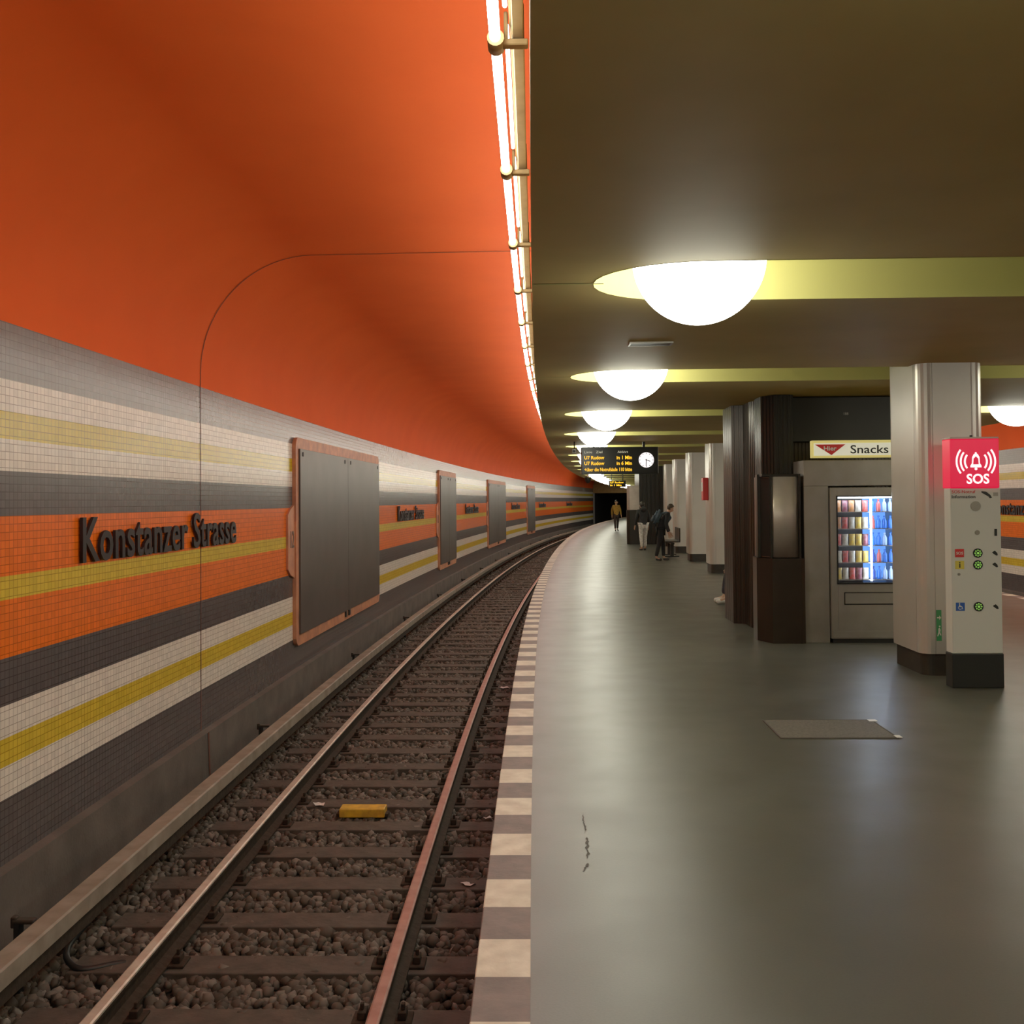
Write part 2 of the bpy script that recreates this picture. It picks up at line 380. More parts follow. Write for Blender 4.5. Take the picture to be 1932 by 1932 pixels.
rail('rail',W+2.065,M_steel,'steel running rail of the opposite track')
sl=thing('sleeper','dark brown wooden railway sleeper lying in ballast','railway sleeper',6.05,-1.335,-1.15,group='sleepers under the track')
box('sleeper_beam',-1.25,1.25,0,.24,-.13,0,M_sleeper,sl,.008)
for dx in (-.72,.72):
    boxes('tie_plate',[(dx-.16,dx+.16,.05,.19,.0,.018),(dx-.13,dx-.085,.08,.16,.018,.06),(dx+.085,dx+.13,.08,.16,.018,.06),(dx-.12,dx-.10,.105,.135,.06,.095),(dx+.10,dx+.12,.105,.135,.06,.095)],M_rust,sl,.004,1)
for k in range(-2,130):
    if k==0: continue
    dup(sl,6.05+.655*k,-1.335,-1.15,rz=random.uniform(-.006,.006))
def ballast(name,s0,s1,d0,d1,n,r0,r1,zc):
    t=(1+5**.5)/2
    iv=np.array([(-1,t,0),(1,t,0),(-1,-t,0),(1,-t,0),(0,-1,t),(0,1,t),(0,-1,-t),(0,1,-t),(t,0,-1),(t,0,1),(-t,0,-1),(-t,0,1)],dtype=np.float64); iv/=np.linalg.norm(iv[0])
    fi=np.array([(0,11,5),(0,5,1),(0,1,7),(0,7,10),(0,10,11),(1,5,9),(5,11,4),(11,10,2),(10,7,6),(7,1,8),(3,9,4),(3,4,2),(3,2,6),(3,6,8),(3,8,9),(4,9,5),(2,4,11),(6,2,10),(8,6,7),(9,8,1)])
    rs=np.random.RandomState(3)
    V=iv[None]*(1+rs.uniform(-.28,.28,(n,12,1)))
    V=V*(rs.uniform(r0,r1,(n,1,1)))*rs.uniform(.6,1.15,(n,1,3))
    q=rs.normal(size=(n,4)); q/=np.linalg.norm(q,axis=1,keepdims=True); w,x,y,z=q.T
    R=np.stack([1-2*(y*y+z*z),2*(x*y-z*w),2*(x*z+y*w),2*(x*y+z*w),1-2*(x*x+z*z),2*(y*z-x*w),2*(x*z-y*w),2*(y*z+x*w),1-2*(x*x+y*y)],1).reshape(n,3,3)
    V=np.einsum('nij,nkj->nki',R,V)
    S=rs.uniform(s0,s1,n); D=rs.uniform(d0,d1,n)
    C=np.array([P(a,b,0) for a,b in zip(S,D)]); C[:,2]=zc+rs.uniform(-.012,.022,n)
    V+=C[:,None,:]
    F=(fi[None]+np.arange(n)[:,None,None]*12).reshape(-1)
    me=bpy.data.meshes.new(name); me.vertices.add(n*12); me.vertices.foreach_set('co',V.astype(np.float32).ravel())
    me.loops.add(len(F)); me.loops.foreach_set('vertex_index',F.astype(np.int32))
    me.polygons.add(n*20); me.polygons.foreach_set('loop_start',np.arange(0,n*60,3,dtype=np.int32)); me.polygons.foreach_set('loop_total',np.full(n*20,3,dtype=np.int32))
    me.update(calc_edges=True); me.validate()
    ob=bpy.data.objects.new(name,me); finish(ob,M_rock,None)
    ob['kind']='stuff'; ob['label']='loose brown crushed stone ballast between the sleepers'; ob['category']='gravel'
    return ob
ballast('ballast',3.5,14,-2.97,.08,20000,.025,.048,-1.205)
ballast('ballast',14,32,-2.97,.08,19000,.032,.055,-1.205)
ballast('ballast',32,80,-2.97,.08,9000,.05,.08,-1.215)
a0,b0=.045,-.02
cv=setp(sweep('third_rail_cover',[(x+a0,z+b0) for x,z in [(-2.70,-.84),(-2.70,-.745),(-2.69,-.735),(-2.575,-.735),(-2.565,-.745),(-2.565,-.84),(-2.58,-.84),(-2.58,-.75),(-2.685,-.75),(-2.685,-.84)]],-2,S1,1,M_cover,closed=True),'pale grey-brown boarded cover of the power rail along the wall','rail cover')
sweep('power_rail',[(-2.62,-.97),(-2.62,-.875),(-2.555,-.875),(-2.555,-.97)],-2,S1,1,M_rust,closed=True,parent=cv)
br=thing('cover_bracket','black iron bracket holding the power rail cover','bracket',5.85,-2.74,-1.2,group='power rail brackets')
boxes('bracket_arm',[(-.035,.0,-.03,.03,0,.44),(-.04,.12,-.03,.03,.18,.22)],M_black,br,.006)
boxes('bracket_head',[(-.045,.08,-.03,.03,.425,.45),(-.055,-.02,-.025,.025,.40,.465)],M_darkplinth,br,.008)
for k in range(1,16): dup(br,5.85+5.05*k,-2.74,-1.2)
cu=bpy.data.curves.new('cable','CURVE'); cu.dimensions='3D'; cu.bevel_depth=.02; cu.bevel_resolution=3
sp=cu.splines.new('BEZIER'); pts=[P(6.6,-2.64,-1.0),P(6.1,-2.56,-1.13),P(6.2,-2.28,-1.16)]
sp.bezier_points.add(2)
for b,p in zip(sp.bezier_points,pts): b.co=p; b.handle_left_type=b.handle_right_type='AUTO'
ct=bpy.data.objects.new('cb',cu); COL.objects.link(ct); me=bpy.data.meshes.new_from_object(ct.evaluated_get(bpy.context.evaluated_depsgraph_get())); bpy.data.objects.remove(ct)
me.materials.clear(); me.materials.append(M_black); cab=bpy.data.objects.new('power_cable',me); finish(cab,None,None); setp(cab,'thick black power cable curving down into the ballast','cable')
tm=thing('track_magnet','dirty yellow box fixed between the rails on a sleeper','track device',9.05,-1.335,-1.15)
box('magnet_body',-.2,.2,-.05,.11,0,.075,M_orangetag,tm,.008,2)
box('magnet_lug',-.23,-.2,-.03,.07,0,.03,M_rust,tm,.004); box('magnet_lug',.2,.23,-.03,.07,0,.03,M_rust,tm,.004)
def litter(s,d,z,r,sd):
    rr=random.Random(sd)
    n=9
    vv=[(0,0,.012)]+[(r*rr.uniform(.6,1.1)*math.cos(2*math.pi*k/n),r*.7*rr.uniform(.5,1.1)*math.sin(2*math.pi*k/n),rr.uniform(0,.03)) for k in range(n)]
    ff=[(0,1+k,1+(k+1)%n) for k in range(n)]
    o=mesh('paper_scrap',vv,ff,M_paper); o.location=P(s,d,z); setp(o,'crumpled white paper scrap lying on the ballast','litter',group='litter on the track')
litter(9.35,-1.78,-1.14,.07,1); litter(15.2,-.35,-1.15,.07,2); litter(7.45,-.28,-1.16,.07,3); litter(9.0,-.22,-1.16,.05,4)

# ================================================================= LUMINAIRES along the vault
J0=3.79; LD=.088
lu=thing('tube_luminaire','cream metal strip light with bare white fluorescent tubes along the fascia','strip light',J0,LD,3.33,group='fluorescent strip lights')
boxes('housing',[(.062,.105,0,1.5,.01,.15),(.052,.10,0,1.5,.06,.075)],M_cream,lu,.004,1)
cyl('fluorescent_tube',(0,.05,0),(0,1.45,0),.020,.020,M_tube,lu,10)
cyl('fluorescent_tube',(.038,.08,.10),(.038,1.42,.10),.009,.009,M_tube2,lu,8)
cyl('tube_holder',(0,-.045,0),(0,.045,0),.032,.032,M_cream,lu,14)
boxes('holder_arm',[(.0,.12,-.022,.022,-.018,.006),(.03,.045,-.018,.018,0,.11)],M_cream,lu,.004,1)
for k in range(-5,52):
    if k: dup(lu,J0+1.5*k,LD,3.33)
for k in range(4,30): 
    dup(lu,J0+1.5*k+1.5,W-LD,3.33,rz=math.pi,label='cream metal strip light above the opposite track')
gl_=thing('ceiling_globe_lamp','large glowing white globe lamp set into a yellow ceiling recess','ceiling lamp',GC[2],1.16,2.985,group='globe lamps in the ceiling')
lathe('globe',[(max(.001,.375*math.cos(math.radians(a))),.375*math.sin(math.radians(a))) for a in range(-90,33,6)],M_globe,gl_,48)
lathe('lamp_cap',[(.19,.19),(.33,.205),(.33,.225)],M_cream,gl_,24)
for i,c in enumerate(GC):
    if i!=2: dup(gl_,c,1.16,2.985)
    if i<14: dup(gl_,c,6.88,2.985)

# ================================================================= COLUMNS
def col_profile(w,dp,r):
    x0,x1,y0,y1=-w/2,w/2,0,dp; g=.007; q=.008; P_=[]
    def arc(cx,cy,a0):
        for k in range(7):
            a=math.radians(a0+15*k); P_.append((cx+r*math.cos(a),cy+r*math.sin(a)))
    arc(x0+r,y0+r,180)
    P_.extend([(x0+r+.01,y0),(x0+r+.01,y0+q),(x0+r+.01+g,y0+q),(x0+r+.01+g,y0)])
    P_.extend([(x1-r-.01-g,y0),(x1-r-.01-g,y0+q),(x1-r-.01,y0+q),(x1-r-.01,y0)])
    arc(x1-r,y0+r,270)
    arc(x1-r,y1-r,0); arc(x0+r,y1-r,90)
    P_.insert(0,(x0,y0+r+.012)); P_.insert(0,(x0+q,y0+r+.012)); P_.insert(0,(x0+q,y0+r+.012+g)); P_.insert(0,(x0,y0+r+.012+g))
    return P_
cl=thing('platform_column','pale metal-clad platform column with rounded corners and dark plinth','column',9.44,4.01,group='platform columns')
prism('column_shaft',col_profile(.60,.85,.11),.2,3.2,M_col,cl)
prism('column_plinth',rrect(-.275,.275,.025,.825,.10),0,.2,M_darkplinth,cl)
for k in (2,3,4,5,6,8,9,10,12,13): dup(cl,9.44+4.4*k,4.01)
ex=thing('exit_sign','small green escape route sign with arrow and running figure','sign',9.44,3.885)
box('sign_plate',-.045,.0,-.006,0.,.32,.60,M_greenp,ex)
flat('arrow',[(-.04,.535),(-.02,.535),(-.02,.55),(-.005,.53),(-.02,.51),(-.02,.525),(-.04,.525)],-.006,M_white,ex)
flat('running_figure',[(-.03,.43),(-.02,.44),(-.01,.42),(-.015,.40),(-.005,.37),(-.015,.37),(-.022,.39),(-.035,.36),(-.04,.365),(-.03,.40)],-.006,M_white,ex)
flat('figure_head',circ(-.018,.452,.007,10),-.006,M_white,ex)

# ================================================================= SOS POST
so=thing('emergency_call_post','tall grey emergency call post with glowing red SOS head and buttons','emergency post',8.85,3.965)
box('post_body',-.212,.212,0,.14,.29,1.70,M_post,so,.008)
box('post_base',-.217,.217,-.004,.145,0,.29,M_black,so,.006)
box('light_head',-.215,.198,-.02,.16,1.70,2.12,M_red,so,.008)
box('head_cap',-.215,.198,-.015,.155,2.12,2.135,M_post,so,.004); cyl('head_knob',(0,.07,2.135),(0,.07,2.155),.012,.012,M_black,so,10)
text('sos_lettering','SOS',M_whiteglow,so,.015,-.0205,1.735,.085,.19,'C',.001,.02)
bell=[(-.042,.0),(.042,.0),(.042,.012),(.03,.03),(.028,.075),(.015,.098),(.006,.102),(.006,.112),(-.006,.112),(-.006,.102),(-.015,.098),(-.028,.075),(-.03,.03),(-.042,.012)]
flat('bell_symbol',[(.0+x*1.1,1.875+z*1.15) for x,z in bell],-.0205,M_whiteglow,so,.001)
flat('bell_clapper',circ(.0,1.862,.012,12),-.0205,M_whiteglow,so,.001)
bi=[(-.024,.02),(.024,.02),(.02,.07),(.0,.09),(-.02,.07)]
flat('bell_inner',[(.0+x,1.88+z) for x,z in bi],-.0218,M_red,so,.0008)
for sgn in (-1,1):
    for r in (.085,.12,.155):
        A=arcpts(.0,1.925,r,r+.015,-38,38); flat('sound_wave',[(x*sgn,z) for x,z in (A if sgn>0 else A[::-1])],-.0205,M_whiteglow,so,.001)
text('post_lettering','SOS-Notruf',M_redp,so,-.20,-.001,1.655,.026,.2,'L',.0008,.01)
text('post_lettering','Information',M_black,so,-.20,-.001,1.612,.028,.2,'L',.0008,.01)
flat('hand_symbol',[(.05,1.66),(.11,1.625),(.12,1.61),(.14,1.615),(.125,1.64),(.09,1.668),(.05,1.672)],-.001,M_black,so,.001)
flat('braille_plate',[(.15,1.63),(.19,1.63),(.19,1.66),(.15,1.66)],-.001,M_stainless,so,.001)
cyl('speaker_grille',(0,-.006,1.545),(0,0,1.545),.042,.042,M_stainless,so,24)
cyl('camera_lens',(.01,-.006,1.32),(.01,0,1.32),.02,.02,M_stainless,so,16)
box('key_slot',.155,.175,-.006,0,1.29,1.35,M_black,so)
for (z,m,tx,tm_) in ((1.145,M_redp,'SOS',M_white),(1.045,M_yel,'i',M_black),(.69,M_blue,None,M_white)):
    box('symbol_plate',-.18,-.105,-.004,0,z-.035,z+.035,m,so,.001,1)
    if tx: text('symbol_letter',tx,tm_,so,-.1425,-.004,z-.012 if tx=='SOS' else z-.025,.025 if tx=='SOS' else .05,None,'C',.0006,.02)
    else:
        flat('wheelchair_symbol',arcpts(-.145,z-.008,.012,.017,60,330),-.004,M_white,so,.0008)
        flat('wheelchair_figure',[(-.153,z+.022),(-.147,z+.022),(-.145,z+.004),(-.129,z+.004),(-.121,z-.02),(-.126,z-.022),(-.133,z-.002),(-.153,z-.002)],-.004,M_white,so,.0008)
        flat('wheelchair_head',circ(-.15,z+.028,.005,8),-.004,M_white,so,.0008)
    cyl('button_ring',(.01,-.008,z),(.01,0,z),.04,.04,M_black,so,24)
    for k in range(8):
        a=k*math.pi/4; x=.01+.024*math.cos(a); zz=z+.024*math.sin(a)
        cyl('button_light',(x,-.011,zz),(x,-.008,zz),.006,.006,M_green,so,8)
    cyl('button_cap',(.01,-.013,z),(.01,-.008,z),.010,.010,M_green,so,10)
    flat('pointing_hand',[(.13,z+.005),(.155,z+.02),(.175,z+.0),(.18,z-.02),(.165,z-.022),(.145,z-.008)],-.001,M_black,so,.001)
cyl('lock',(-.15,-.005,.965),(-.15,0,.965),.012,.012,M_stainless,so,12)

# ================================================================= KIOSK BLOCK
def fluted(name,path,z0,z1,mat_,parent,pitch=.045,dep=.012,closed=True):
    pts=[]
    n=len(path)
    for i in range(n if closed else n-1):
        a=Vector(path[i]); b=Vector(path[(i+1)%n]); L=(b-a).length; t=(b-a)/L; nr=Vector((t.y,-t.x)); k=max(1,int(L/pitch))
        for j in range(k):
            p=a+t*L*j/k; q=L/k
            pts+= [p+nr*0, p+t*q*.55, p+t*q*.6-nr*dep, p+t*q*.95-nr*dep]
    return prism(name,[(p.x,p.y) for p in pts],z0,z1,mat_,parent)
KS_=11.6; KD=2.74
ki=thing('service_kiosk','dark brown fluted metal kiosk block reaching the ceiling between columns','kiosk',KS_,KD)
fluted('kiosk_body',[(.50,.95),(2.4,.95),(2.4,3.6),(.35,3.6),(.14,3.3),(.14,1.45),(.2,1.2)],0,CH-.003,M_brown,ki)
box('upper_fascia',.45,2.38,.80,.96,2.30,CH-.01,M_brown2,ki,.01)
fluted('corner_post',[(.0,1.9),(.28,1.8),(.34,1.9),(.34,2.55),(0,2.55)],0,CH-.004,M_brown,ki,.05,.008)
box('orange_label',.21,.26,1.785,1.80,.05,.2,M_redp,ki)
prism('lower_cabinet',[(-.02,.28),(.10,.0),(.42,-.02),(.46,.0),(.46,.9),(.16,.9),(-.02,.5)],0,.95,M_brown,ki)
arc_=[(.11+.29*k/10,.045-.025*math.sin(math.pi*k/10)) for k in range(11)]
o=prism('bronze_cabinet',[(.0,.26)]+arc_+[(.40,.9),(.16,.9),(.0,.45)],.96,1.87,M_bronze,ki)
for p in o.data.polygons[1:11]: p.use_smooth=True
boxes('dark_window_frame',[(-.02,.02,.2,.32,.95,1.9),(.085,.108,.02,.06,.95,1.9),(.402,.425,.0,.1,.95,1.9),(.0,.42,.03,.3,1.87,1.90)],M_brown2,ki,.004,1)
flat('dark_side_glass',[(.0,.97),(.09,.97),(.09,1.86),(.0,1.86)],.0,M_scr,ki,.004)
_g=KIDS[ki.name][-1]; _g.rotation_euler.z=math.atan2(.05-.27,.105-.0); _g.location=(-.004,.245,0); _g.scale.x=2.5
fluted('neck_panel',[(.14,.72),(.26,.55),(.48,.55),(.48,.95),(.14,1.1)],1.9,CH-.006,M_brown2,ki,.045,.008)
boxes('alcove_frame',[(.465,.742,.04,.5,0,1.76),(1.56,1.66,.04,.5,0,1.76),(.465,1.66,.04,.5,1.76,2.05)],M_stainless,ki,.004,1)
text('small_mark','188',M_stainless,ki,1.17,.80,2.62,.03,None,'C',.001)
sg=thing('shop_sign','illuminated yellow and white snack sign with red triangle','sign',KS_+.04,3.29)
box('sign_box',-.0,1.02,-.06,.03,2.075,2.27,M_yelglow,sg,.006)
box('sign_face',.02,1.0,-.064,-.06,2.10,2.24,M_whitebox,sg)
flat('red_triangle',[(.03,2.225),(.37,2.225),(.215,2.105)],-.064,M_redp,sg)
text('sign_lettering','Hier',M_white,sg,.13,-.0685,2.155,.05,.14,'L',.001,.02)
text('sign_lettering','Snacks',M_black,sg,.425,-.0645,2.12,.095,.42,'L',.001,.012)
vm=thing('vending_machine','stainless steel snack vending machine with lit glass front','vending machine',KS_+.0,3.49)
MW=.80
boxes('machine_cabinet',[(0,.075,0,.42,.05,1.74),(.735,MW,0,.42,.05,1.74),(.075,.735,0,.42,1.64,1.74),(.075,.735,0,.42,.05,.67),(.0,MW,.40,.44,.05,1.74)],M_stainless,vm,.003,1)
boxes('machine_feet',[(.02,.78,.03,.4,0,.05)],M_black,vm)
box('interior_back',.08,.47,.385,.398,.68,1.63,M_brown2,vm); box('interior_back',.47,.73,.385,.398,.68,1.63,M_bluelit,vm)
box('light_strip',.452,.468,.03,.05,.69,1.62,M_ledw,vm); box('light_strip',.722,.732,.03,.05,.69,1.62,M_ledw,vm); box('light_strip',.1,.7,.03,.05,1.62,1.635,M_ledw,vm)
for k in range(5): box('shelf',.08,.73,.06,.38,.70+.19*k,.706+.19*k,M_stainless,vm)
box('glass_front',.076,.734,.012,.016,.67,1.64,M_glass,vm)
boxes('window_trim',[(.065,.08,-.008,.0,.66,1.65),(.73,.745,-.008,0,.66,1.65),(.065,.745,-.008,0,1.635,1.65),(.065,.745,-.008,0,.66,.675)],M_brown2,vm)
boxes('delivery_flap',[(.15,.68,-.01,.0,.44,.56)],M_stainless,vm,.004,1)
boxes('flap_frame',[(.14,.69,-.006,.0,.43,.57)],M_brown2,vm,.003,1)
boxes('kick_plate',[(.01,.79,-.006,0,.06,.14)],M_stainless,vm,.003,1)
cols=[((.7,.05,.04),'red'),((.8,.55,.05),'yellow'),((.8,.78,.7),'white'),((.65,.25,.05),'orange'),((.3,.05,.1),'dark red')]
pm=[(mat('packet_'+n.replace(' ','_'),c,.35,noise=30,ncol=tuple(x*.5+.2 for x in c)),n) for c,n in cols]
bmx=[(mat('bottle_'+n,c,.2),n) for c,n in [((.03,.15,.7),'blue'),((.35,.5,.8),'pale'),((.02,.05,.3),'navy'),((.5,.1,.1),'red')]]
def mloc(x,y,z):
    b=vm.location; a=vm.rotation_euler.z
    return Vector((b.x+x*math.cos(a)-y*math.sin(a),b.y+x*math.sin(a)+y*math.cos(a),z))
def packet(m):
    bm=bmesh.new(); w=.034
    rows=[(0,.002,w),(.008,.003,w),(.02,.014,w*.95),(.06,.02,w*.92),(.10,.015,w*.95),(.122,.003,w),(.13,.002,w)]
    R=[]
    for z,t,ww in rows:
        R.append([bm.verts.new((x*ww,y*t*(1 if abs(x)<1 else .15),z)) for x,y in ((-1,-1),(-.5,-1),(.5,-1),(1,-1),(1,1),(.5,1),(-.5,1),(-1,1))])
    for a,b in zip(R[:-1],R[1:]):
        for k in range(8): bm.faces.new((a[k],a[(k+1)%8],b[(k+1)%8],b[k]))
    bm.faces.new(R[0][::-1]); bm.faces.new(R[-1]); return bm_obj('snack_packet',bm,m,None,True)
pk=[packet(m) for m,_ in pm]; used=set()
bt=[lathe('drink_bottle',[(.022,0),(.025,.01),(.025,.085),(.018,.105),(.01,.118),(.01,.128),(.012,.13),(.012,.145)],m,None,14) for m,_ in bmx]
def put(base,x,y,z,lab,cat,grp):
    if base.name in used: o=base.copy(); COL.objects.link(o)
    else: used.add(base.name); o=base
    o.location=mloc(x,y,z); o.rotation_euler=(0,0,vm.rotation_euler.z+random.uniform(-.1,.1)); setp(o,lab,cat,grp)
for r in range(5):
    zz=.7065+.19*r
    for k in range(5):
        j=random.randrange(5); put(pk[j],.12+.075*k,.12,zz,'%s foil snack packet on a vending machine shelf'%pm[j][1],'snack packet','snack packets in the machine')
    for k in range(4):
        j=random.choice([0,0,0,1,2,3]); put(bt[j],.505+.065*k,.12,zz,'%s plastic drink bottle on a vending machine shelf'%bmx[j][1],'drink bottle','drink bottles in the machine')

# ================================================================= WALL LETTERING + BILLBOARDS
for i,s in enumerate([7.25,21.8,34.1,50.0,63.2,79.0]):
    e=thing('station_lettering','dark raised station name letters mounted on the orange tile band','station sign',s,-3.05)
    e.rotation_euler.z=head(s+1.85)
    text('raised_letters','Konstanzer Strasse',M_letter,e,.012,0,1.195,.335,3.68,'L',.011,.016,rot='left',space=1.06)
e=thing('station_lettering','dark raised station name letters on the opposite tiled wall','station sign',26.0,W+3.05)
text('raised_letters','Konstanzer Strasse',M_letter,e,-.012,0,1.2,.335,3.72,'L',.011,.016,rot='right',space=1.06)
def billboard(s0,s1,num):
    e=thing('billboard','large empty grey double billboard in an orange copper frame on tiles','billboard',s0,-3.05)
    e.rotation_euler.z=head((s0+s1)/2); L=s1-s0
    pts=rrect(0,L,-.28,2.49,.14)
    n=len(pts); vv=[(0.0,y,z) for y,z in pts]+[(.05,y,z) for y,z in pts]
    ff=[(k,(k+1)%n,n+(k+1)%n,n+k) for k in range(n)]+[tuple(range(n,2*n))]
    mesh('frame',vv,ff,M_copper,e)
    pts=[(.02,.62),(-.20,.68),(-.32,.76),(-.32,1.46),(-.20,1.53),(.02,1.60)]
    n=len(pts); vv=[(0.0,y,z) for y,z in pts]+[(.03,y,z) for y,z in pts]
    mesh('frame_tab',vv,[(k,(k+1)%n,n+(k+1)%n,n+k) for k in range(n)]+[tuple(range(n,2*n))],M_copper,e)
    m=L*.52
    for a,b in ((.14,m-.004),(m+.004,L-.12)):
        box('panel_door',.045,.075,a,b,-.13,2.34,M_door,e,.004)
    for y in (.28,m-.25,m+.2,L-.28): box('panel_latch',.075,.085,y-.02,y+.02,2.24,2.30,M_black,e,.003,1)
    boxes('lock_bar',[(.05,.075,m-.20,m-.10,-.23,-.14),(.05,.075,m+.06,m+.16,-.23,-.14)],M_black,e,.003,1)
    text('frame_number',num,M_door,e,.03,-.20,1.03,.22,.16,'L',.003,rot='left')
billboard(13.4,19.55,'12'); billboard(28.0,31.6,'11'); billboard(40.7,47.3,'10'); billboard(57,60.9,'9')

# ================================================================= HANGING DISPLAY + CLOCK
ds=thing('departure_display','black hanging departure display with amber text and round clock','departure display',21.6,0.91,2.17)
box('display_case',0,1.62,0,.22,.0,.57,M_scr,ds,.012)
boxes('hanger',[(.25,.3,.08,.14,.57,.685),(1.3,1.35,.08,.14,.57,.685)],M_black,ds)
text('display_lettering','Linie   Ziel',M_whitebox,ds,.06,-.001,.44,.05,.38,'L',.001)
text('display_lettering','Abfahrt',M_whitebox,ds,.76,-.001,.44,.05,.22,'L',.001)
for (a,b,z) in (('U7 Rudow','in 1 Min',.31),('U7 Rudow','in 6 Min',.19)):
    text('led_lettering',a,M_led,ds,.06,-.001,z,.075,.42,'L',.001,.02); text('led_lettering',b,M_led,ds,.74,-.001,z,.075,.32,'L',.001,.02)
text('led_lettering','+über die Notrufsäule 110 bitte',M_led,ds,.06,-.001,.06,.075,1.0,'L',.001,.01)
cyl('clock_face',(1.36,-.03,.29),(1.36,0,.29),.165,.165,M_whiteglow,ds,32)
flat('clock_rim',arcpts(1.36,.29,.16,.18,0,359.9,40),-.03,M_black,ds,.006)
for k in range(12):
    a=math.radians(30*k); c,s_=math.cos(a),math.sin(a); w=.006
    flat('hour_mark',[(1.36+c*.125-s_*w,.29+s_*.125+c*w),(1.36+c*.125+s_*w,.29+s_*.125-c*w),(1.36+c*.152+s_*w,.29+s_*.152-c*w),(1.36+c*.152-s_*w,.29+s_*.152+c*w)],-.031,M_black,ds,.002)
for L,a in ((.09,-20),(.13,-92)):
    a=math.radians(a); c,s_=math.cos(a),math.sin(a); w=.008
    flat('clock_hand',[(1.36-c*.02-s_*w,.29-s_*.02+c*w),(1.36-c*.02+s_*w,.29-s_*.02-c*w),(1.36+c*L+s_*w,.29+s_*L-c*w),(1.36+c*L-s_*w,.29+s_*L+c*w)],-.033,M_black,ds,.002)
ds.rotation_euler.z=0
d2=thing('departure_display','small black hanging display with amber text far along the platform','departure display',46,1.8,2.2)
box('display_case',0,.75,0,.15,0,.3,M_scr,d2,.01); boxes('hanger',[(.1,.14,.05,.09,.3,.655),(.6,.64,.05,.09,.3,.655)],M_black,d2)
text('led_lettering','U7 Rudow',M_led,d2,.05,-.001,.17,.08,.6,'L',.001,.02); text('led_lettering','in 1 Min',M_led,d2,.05,-.001,.05,.08,.5,'L',.001,.02); d2.rotation_euler.z=0
cc=thing('security_camera','small black dome security camera hanging below the display','security camera',21.5,1.04,2.04)
cyl('camera_stem',(0,.1,.06),(0,.1,.13),.02,.02,M_white,cc,10); lathe('camera_dome',[(.004,-.06),(.04,-.045),(.06,-.01),(.065,.03),(.065,.06),(.04,.065)],M_black,cc,18,0,.1)
cc=thing('security_camera','grey box security camera on a bracket under the ceiling','security camera',21.4,.76,2.6)
box('camera_box',-.05,.04,-.12,.12,0,.09,M_stainless,cc,.01); cyl('camera_stem',(0,0,.09),(0,0,.247),.012,.012,M_black,cc,8); cyl('camera_lens',(-.005,-.14,.045),(-.005,-.12,.045),.03,.03,M_black,cc,12)
vt=thing('ceiling_vent','small dark slotted ventilation grille in the ceiling','vent',8.05,1.13,CH-.012)
boxes('vent_frame',[(-.17,.17,-.08,-.065,0,.012),(-.17,.17,.065,.08,0,.012),(-.17,-.155,-.065,.065,0,.012),(.155,.17,-.065,.065,0,.012)],M_stainless,vt)
boxes('vent_slats',[(-.155,.155,-.06+.02*k,-.05+.02*k,0.002,.01) for k in range(6)]+[(-.155,.155,-.065,.065,.009,.0115)],M_door,vt)
ht=thing('floor_hatch','steel chequered access hatch set in the platform floor','floor hatch',7.28,2.26,.0)
box('hatch_plate',-.385,.385,-.275,.275,0,.006,M_hatch,ht)
boxes('hatch_frame',[(-.395,.395,-.285,-.275,0,.007),(-.395,.395,.275,.285,0,.007),(-.395,-.385,-.275,.275,0,.007),(.385,.395,-.275,.275,0,.007)],M_conc,ht)
boxes('corner_mark',[(.36,.42,.22,.28,.007,.009),(.38,.42,-.29,-.22,.007,.009)],M_white,ht)

# ================================================================= FAR BLOCK, BENCH, RED BOX
fb=thing('service_kiosk','dark clad stair enclosure block standing on the platform','kiosk',37.6,2.45)
fluted('kiosk_body',[(.45,0),(2.9,0),(2.9,5),(0.45,5)],0,CH-.003,M_brown2,fb,.15,.02)
prism('lower_cabinet',[(0,.2),(.1,0),(.5,0),(.5,.8),(0,.8)],0,1.25,M_brown2,fb)
prism('bronze_cabinet',[(.02,.2),(.1,.02),(.46,.02),(.46,.8),(.02,.8)],1.26,2.15,M_bronze,fb)
rb=thing('fire_alarm_box','red fire alarm box mounted on the side of a column','alarm box',22.64+.3,3.65,1.6)
box('alarm_case',-.06,.06,-.1,.2,0,.5,M_redp,rb,.015); box('alarm_cover',-.065,-.06,-.05,.15,.2,.4,M_white,rb,.003,1)
def bench(s,d,lab):
    b=thing('bench',lab,'bench',s,d)
    for k in range(3):
        boxes('seat',[(-.22,.22,-.75+.52*k,-.27+.52*k,.42,.45),(.19,.22,-.75+.52*k,-.27+.52*k,.45,.82)],M_brown2,b,.012)
    boxes('bench_frame',[(-.05,.05,-.78,.82,.36,.41)],M_black,b,.01)
    for y in (-.5,.5): boxes('leg',[(-.05,.05,y-.04,y+.04,0,.36),(-.2,.2,y-.04,y+.04,0,.03)],M_black,b,.006)
    return b
bench(16.6,3.66,'dark metal three-seat bench behind the kiosk'); bench(29.8,3.45,'dark metal three-seat bench between columns')
